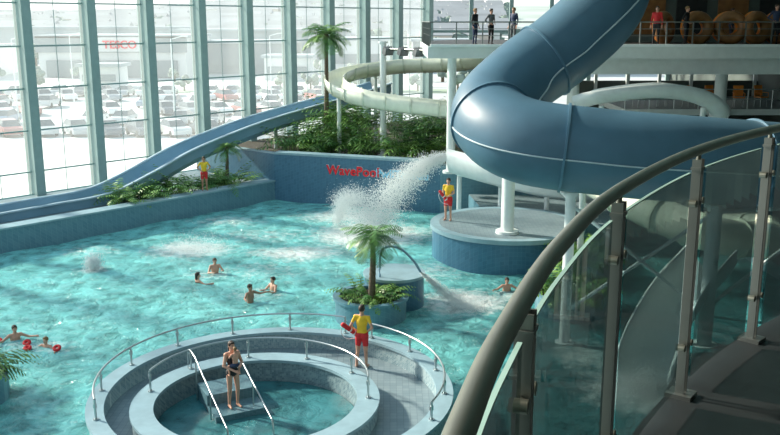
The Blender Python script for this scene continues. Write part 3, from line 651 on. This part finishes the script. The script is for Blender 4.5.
# ------------------------------------------------------------------ outside world
mb=MB()
def car(mb,x,y,rz,paint):
    E=Euler((0,0,rz)).to_matrix(); o=V((x,y,-.36))
    def T_(p): return o+E@V(p)
    prof=[(-2.1,.28),(-2.15,.62),(-2.0,.82),(-1.15,.92),(1.35,.95),(2.05,.86),(2.12,.5),(2.05,.28)]
    k=len(prof); vs=[T_((px,s*.86,pz)) for s in(-1,1) for px,pz in prof]
    mb.add(vs,[(i,(i+1)%k,k+(i+1)%k,k+i) for i in range(k)]+[tuple(range(k)),tuple(range(k,2*k))[::-1]],paint,False)
    lo=[(-1.2,.9),(1.6,.93)]; hi=[(-.45,1.42),(1.05,1.45)]
    vs=[T_((lo[0][0],-.8,lo[0][1])),T_((lo[1][0],-.8,lo[1][1])),T_((lo[1][0],.8,lo[1][1])),T_((lo[0][0],.8,lo[0][1])),T_((hi[0][0],-.6,hi[0][1])),T_((hi[1][0],-.6,hi[1][1])),T_((hi[1][0],.6,hi[1][1])),T_((hi[0][0],.6,hi[0][1]))]
    mb.add(vs,[(0,1,5,4),(1,2,6,5),(2,3,7,6),(3,0,4,7)],'carglass',False); mb.add(vs,[(4,5,6,7)],paint,False)
    for wx in(-1.35,1.35):
        for s in(-1,1): mb.cyl(T_((wx,s*.68,.31)),T_((wx,s*.88,.31)),.31,'tyre',seg=10)
for row,y in enumerate((80,89,98,107,116,123)):
    x=-.47*y-6
    while x<-.01*y-1:
        if R()<.76: car(mb,x,y+U(-.4,.4),(math.pi/2*(1 if R()<.5 else -1)) if row%2 else math.pi/2+.6,'car%d'%random.choice([0,1,2,3,4,4,5,0,5]))
        x+=3.0
mb.build('parked_cars')
mb=MB(); mb.box((-51,175,3.2),(27,22,7.2),'store'); mb.box((-51,163.8,5.6),(27.6,.6,2.9),'store_d'); mb.box((-51,163.6,1.2),(24,.4,3.),'store_d'); mb.box((-51,175,7.0),(28,23,.5),'roof')
mb.box((-49.3,163.4,5.6),(9,.3,2.6),'store'); mb.build('supermarket')
text('store_sign','TESCO',(-52.3,163.1,4.9),0,2.0,'textred',.1,.03)
mb=MB()
for (x,y,w_,d_,h_,m_) in ((-88,170,26,20,5.5,'store'),(-28,185,18,18,6,'store_d'),(-8,190,16,18,6.5,'store'),(-30,215,40,20,8,'roof'),(-75,230,50,20,8.5,'roof'),(12,200,14,14,6,'store_d'),(-18,160,8,8,4,'store'),(32,180,16,16,7,'store'),(-45,140,6,5,3.4,'store')):
    mb.box((x,y,h_/2-.4),(w_,d_,h_),m_); mb.box((x,y,h_-.3),(w_+1,d_+1,.5),'roof'); mb.box((x,y-d_/2-.1,h_*.35),(w_*.85,.2,h_*.3),'store_d')
mb.build('retail_buildings')
mb=MB()
for i in range(70):
    y=random.choice([131,152,205,240,260,300]); x=U(-.5*y,.08*y); h=U(2.5,5)*(1.2 if y>200 else .7)
    mb.cyl((x,y,-.4),(x,y,h*.4),.15,'trunk',seg=6); 
    for k in range(7): mb.ell((x+U(-.45,.45)*h,y+U(-.3,.3)*h,h*U(.35,.85)),(h*U(.15,.28),h*.22,h*U(.14,.24)),'tree',9,6,noise=.25)
mb.build('tree_belt')
def hz(x,y):
    t=max(0,min(1,(y-330)/600)); return -.4+t*(21+6*math.sin(x*.006+1.2)+3*math.sin(x*.017+y*.004))
vs=[];fs=[];nx_=60;ny_=24
for j in range(ny_):
    for i in range(nx_): x=-650+i*18; y=300+j*32; vs.append((x,y,hz(x,y)))
for j in range(ny_-1):
    for i in range(nx_-1): a_=j*nx_+i; fs.append((a_,a_+1,a_+nx_+1,a_+nx_))
mb=MB(); mb.add(vs,fs,'hill',True); mb.build('hillside')
mb=MB()
for i in range(750):
    y=U(310,930); x=U(-.5*y,.12*y); z=hz(x,y); w_=U(8,16); h_=U(4.,6.); 
    m_='housew' if R()<.6 else 'brick'; mb.box((x,y,z+h_/2-.5),(w_,8,h_),m_)
    c=[V((x-w_/2-.3,y-4.4,z+h_-.5)),V((x+w_/2+.3,y-4.4,z+h_-.5)),V((x+w_/2+.3,y+4.4,z+h_-.5)),V((x-w_/2-.3,y+4.4,z+h_-.5)),V((x-w_/2,y,z+h_+2)),V((x+w_/2,y,z+h_+2))]
    mb.add(c,[(0,1,5,4),(2,3,4,5),(1,2,5),(3,0,4)],'rooft',False)
    if R()<.5: mb.ell((x+w_*.8,y,z+2.5),(4,4,3.5),'tree',8,5,noise=.12)
mb.build('hillside_houses')
mb=MB()
for (x,y) in ((-38,90),(-22,90),(-40,112),(-15,112),(-60,126)):
    mb.cyl((x,y,-.4),(x,y,8),.09,'white',.05); mb.cyl((x,y,8),(x+1.2,y,8.3),.05,'white'); mb.box((x+1.4,y,8.3),(.6,.25,.12),'white')
mb.build('car_park_lamps')
# ------------------------------------------------------------------ light
w=bpy.data.worlds.new('sky'); scene.world=w; w.use_nodes=True; n=w.node_tree.nodes; l=w.node_tree.links
bg=n['Background']; tc=n.new('ShaderNodeTexCoord'); sp=n.new('ShaderNodeSeparateXYZ'); rp=n.new('ShaderNodeValToRGB')
l.new(tc.outputs['Generated'],sp.inputs[0]); l.new(sp.outputs[2],rp.inputs['Fac']); e=rp.color_ramp.elements
e[0].position=0; e[0].color=(.98,.98,.94,1); e[1].position=.6; e[1].color=(.33,.47,.58,1); l.new(rp.outputs[0],bg.inputs[0]); bg.inputs[1].default_value=1.4
sl=bpy.data.lights.new('sun','SUN'); sl.energy=8.5; sl.angle=.07; sl.color=(1,.92,.77); so=bpy.data.objects.new('sun',sl); scene.collection.objects.link(so)
so.rotation_euler=V((-.80,.42,.50)).to_track_quat('Z','Y').to_euler()
cam=bpy.data.cameras.new('camera'); co_=bpy.data.objects.new('camera',cam); scene.collection.objects.link(co_)
co_.location=(0,0,9.8); co_.rotation_euler=(math.radians(77.4),0,0); cam.lens=40.6; cam.sensor_width=36; cam.clip_start=.05; cam.clip_end=3000
scene.camera=co_
print('done')
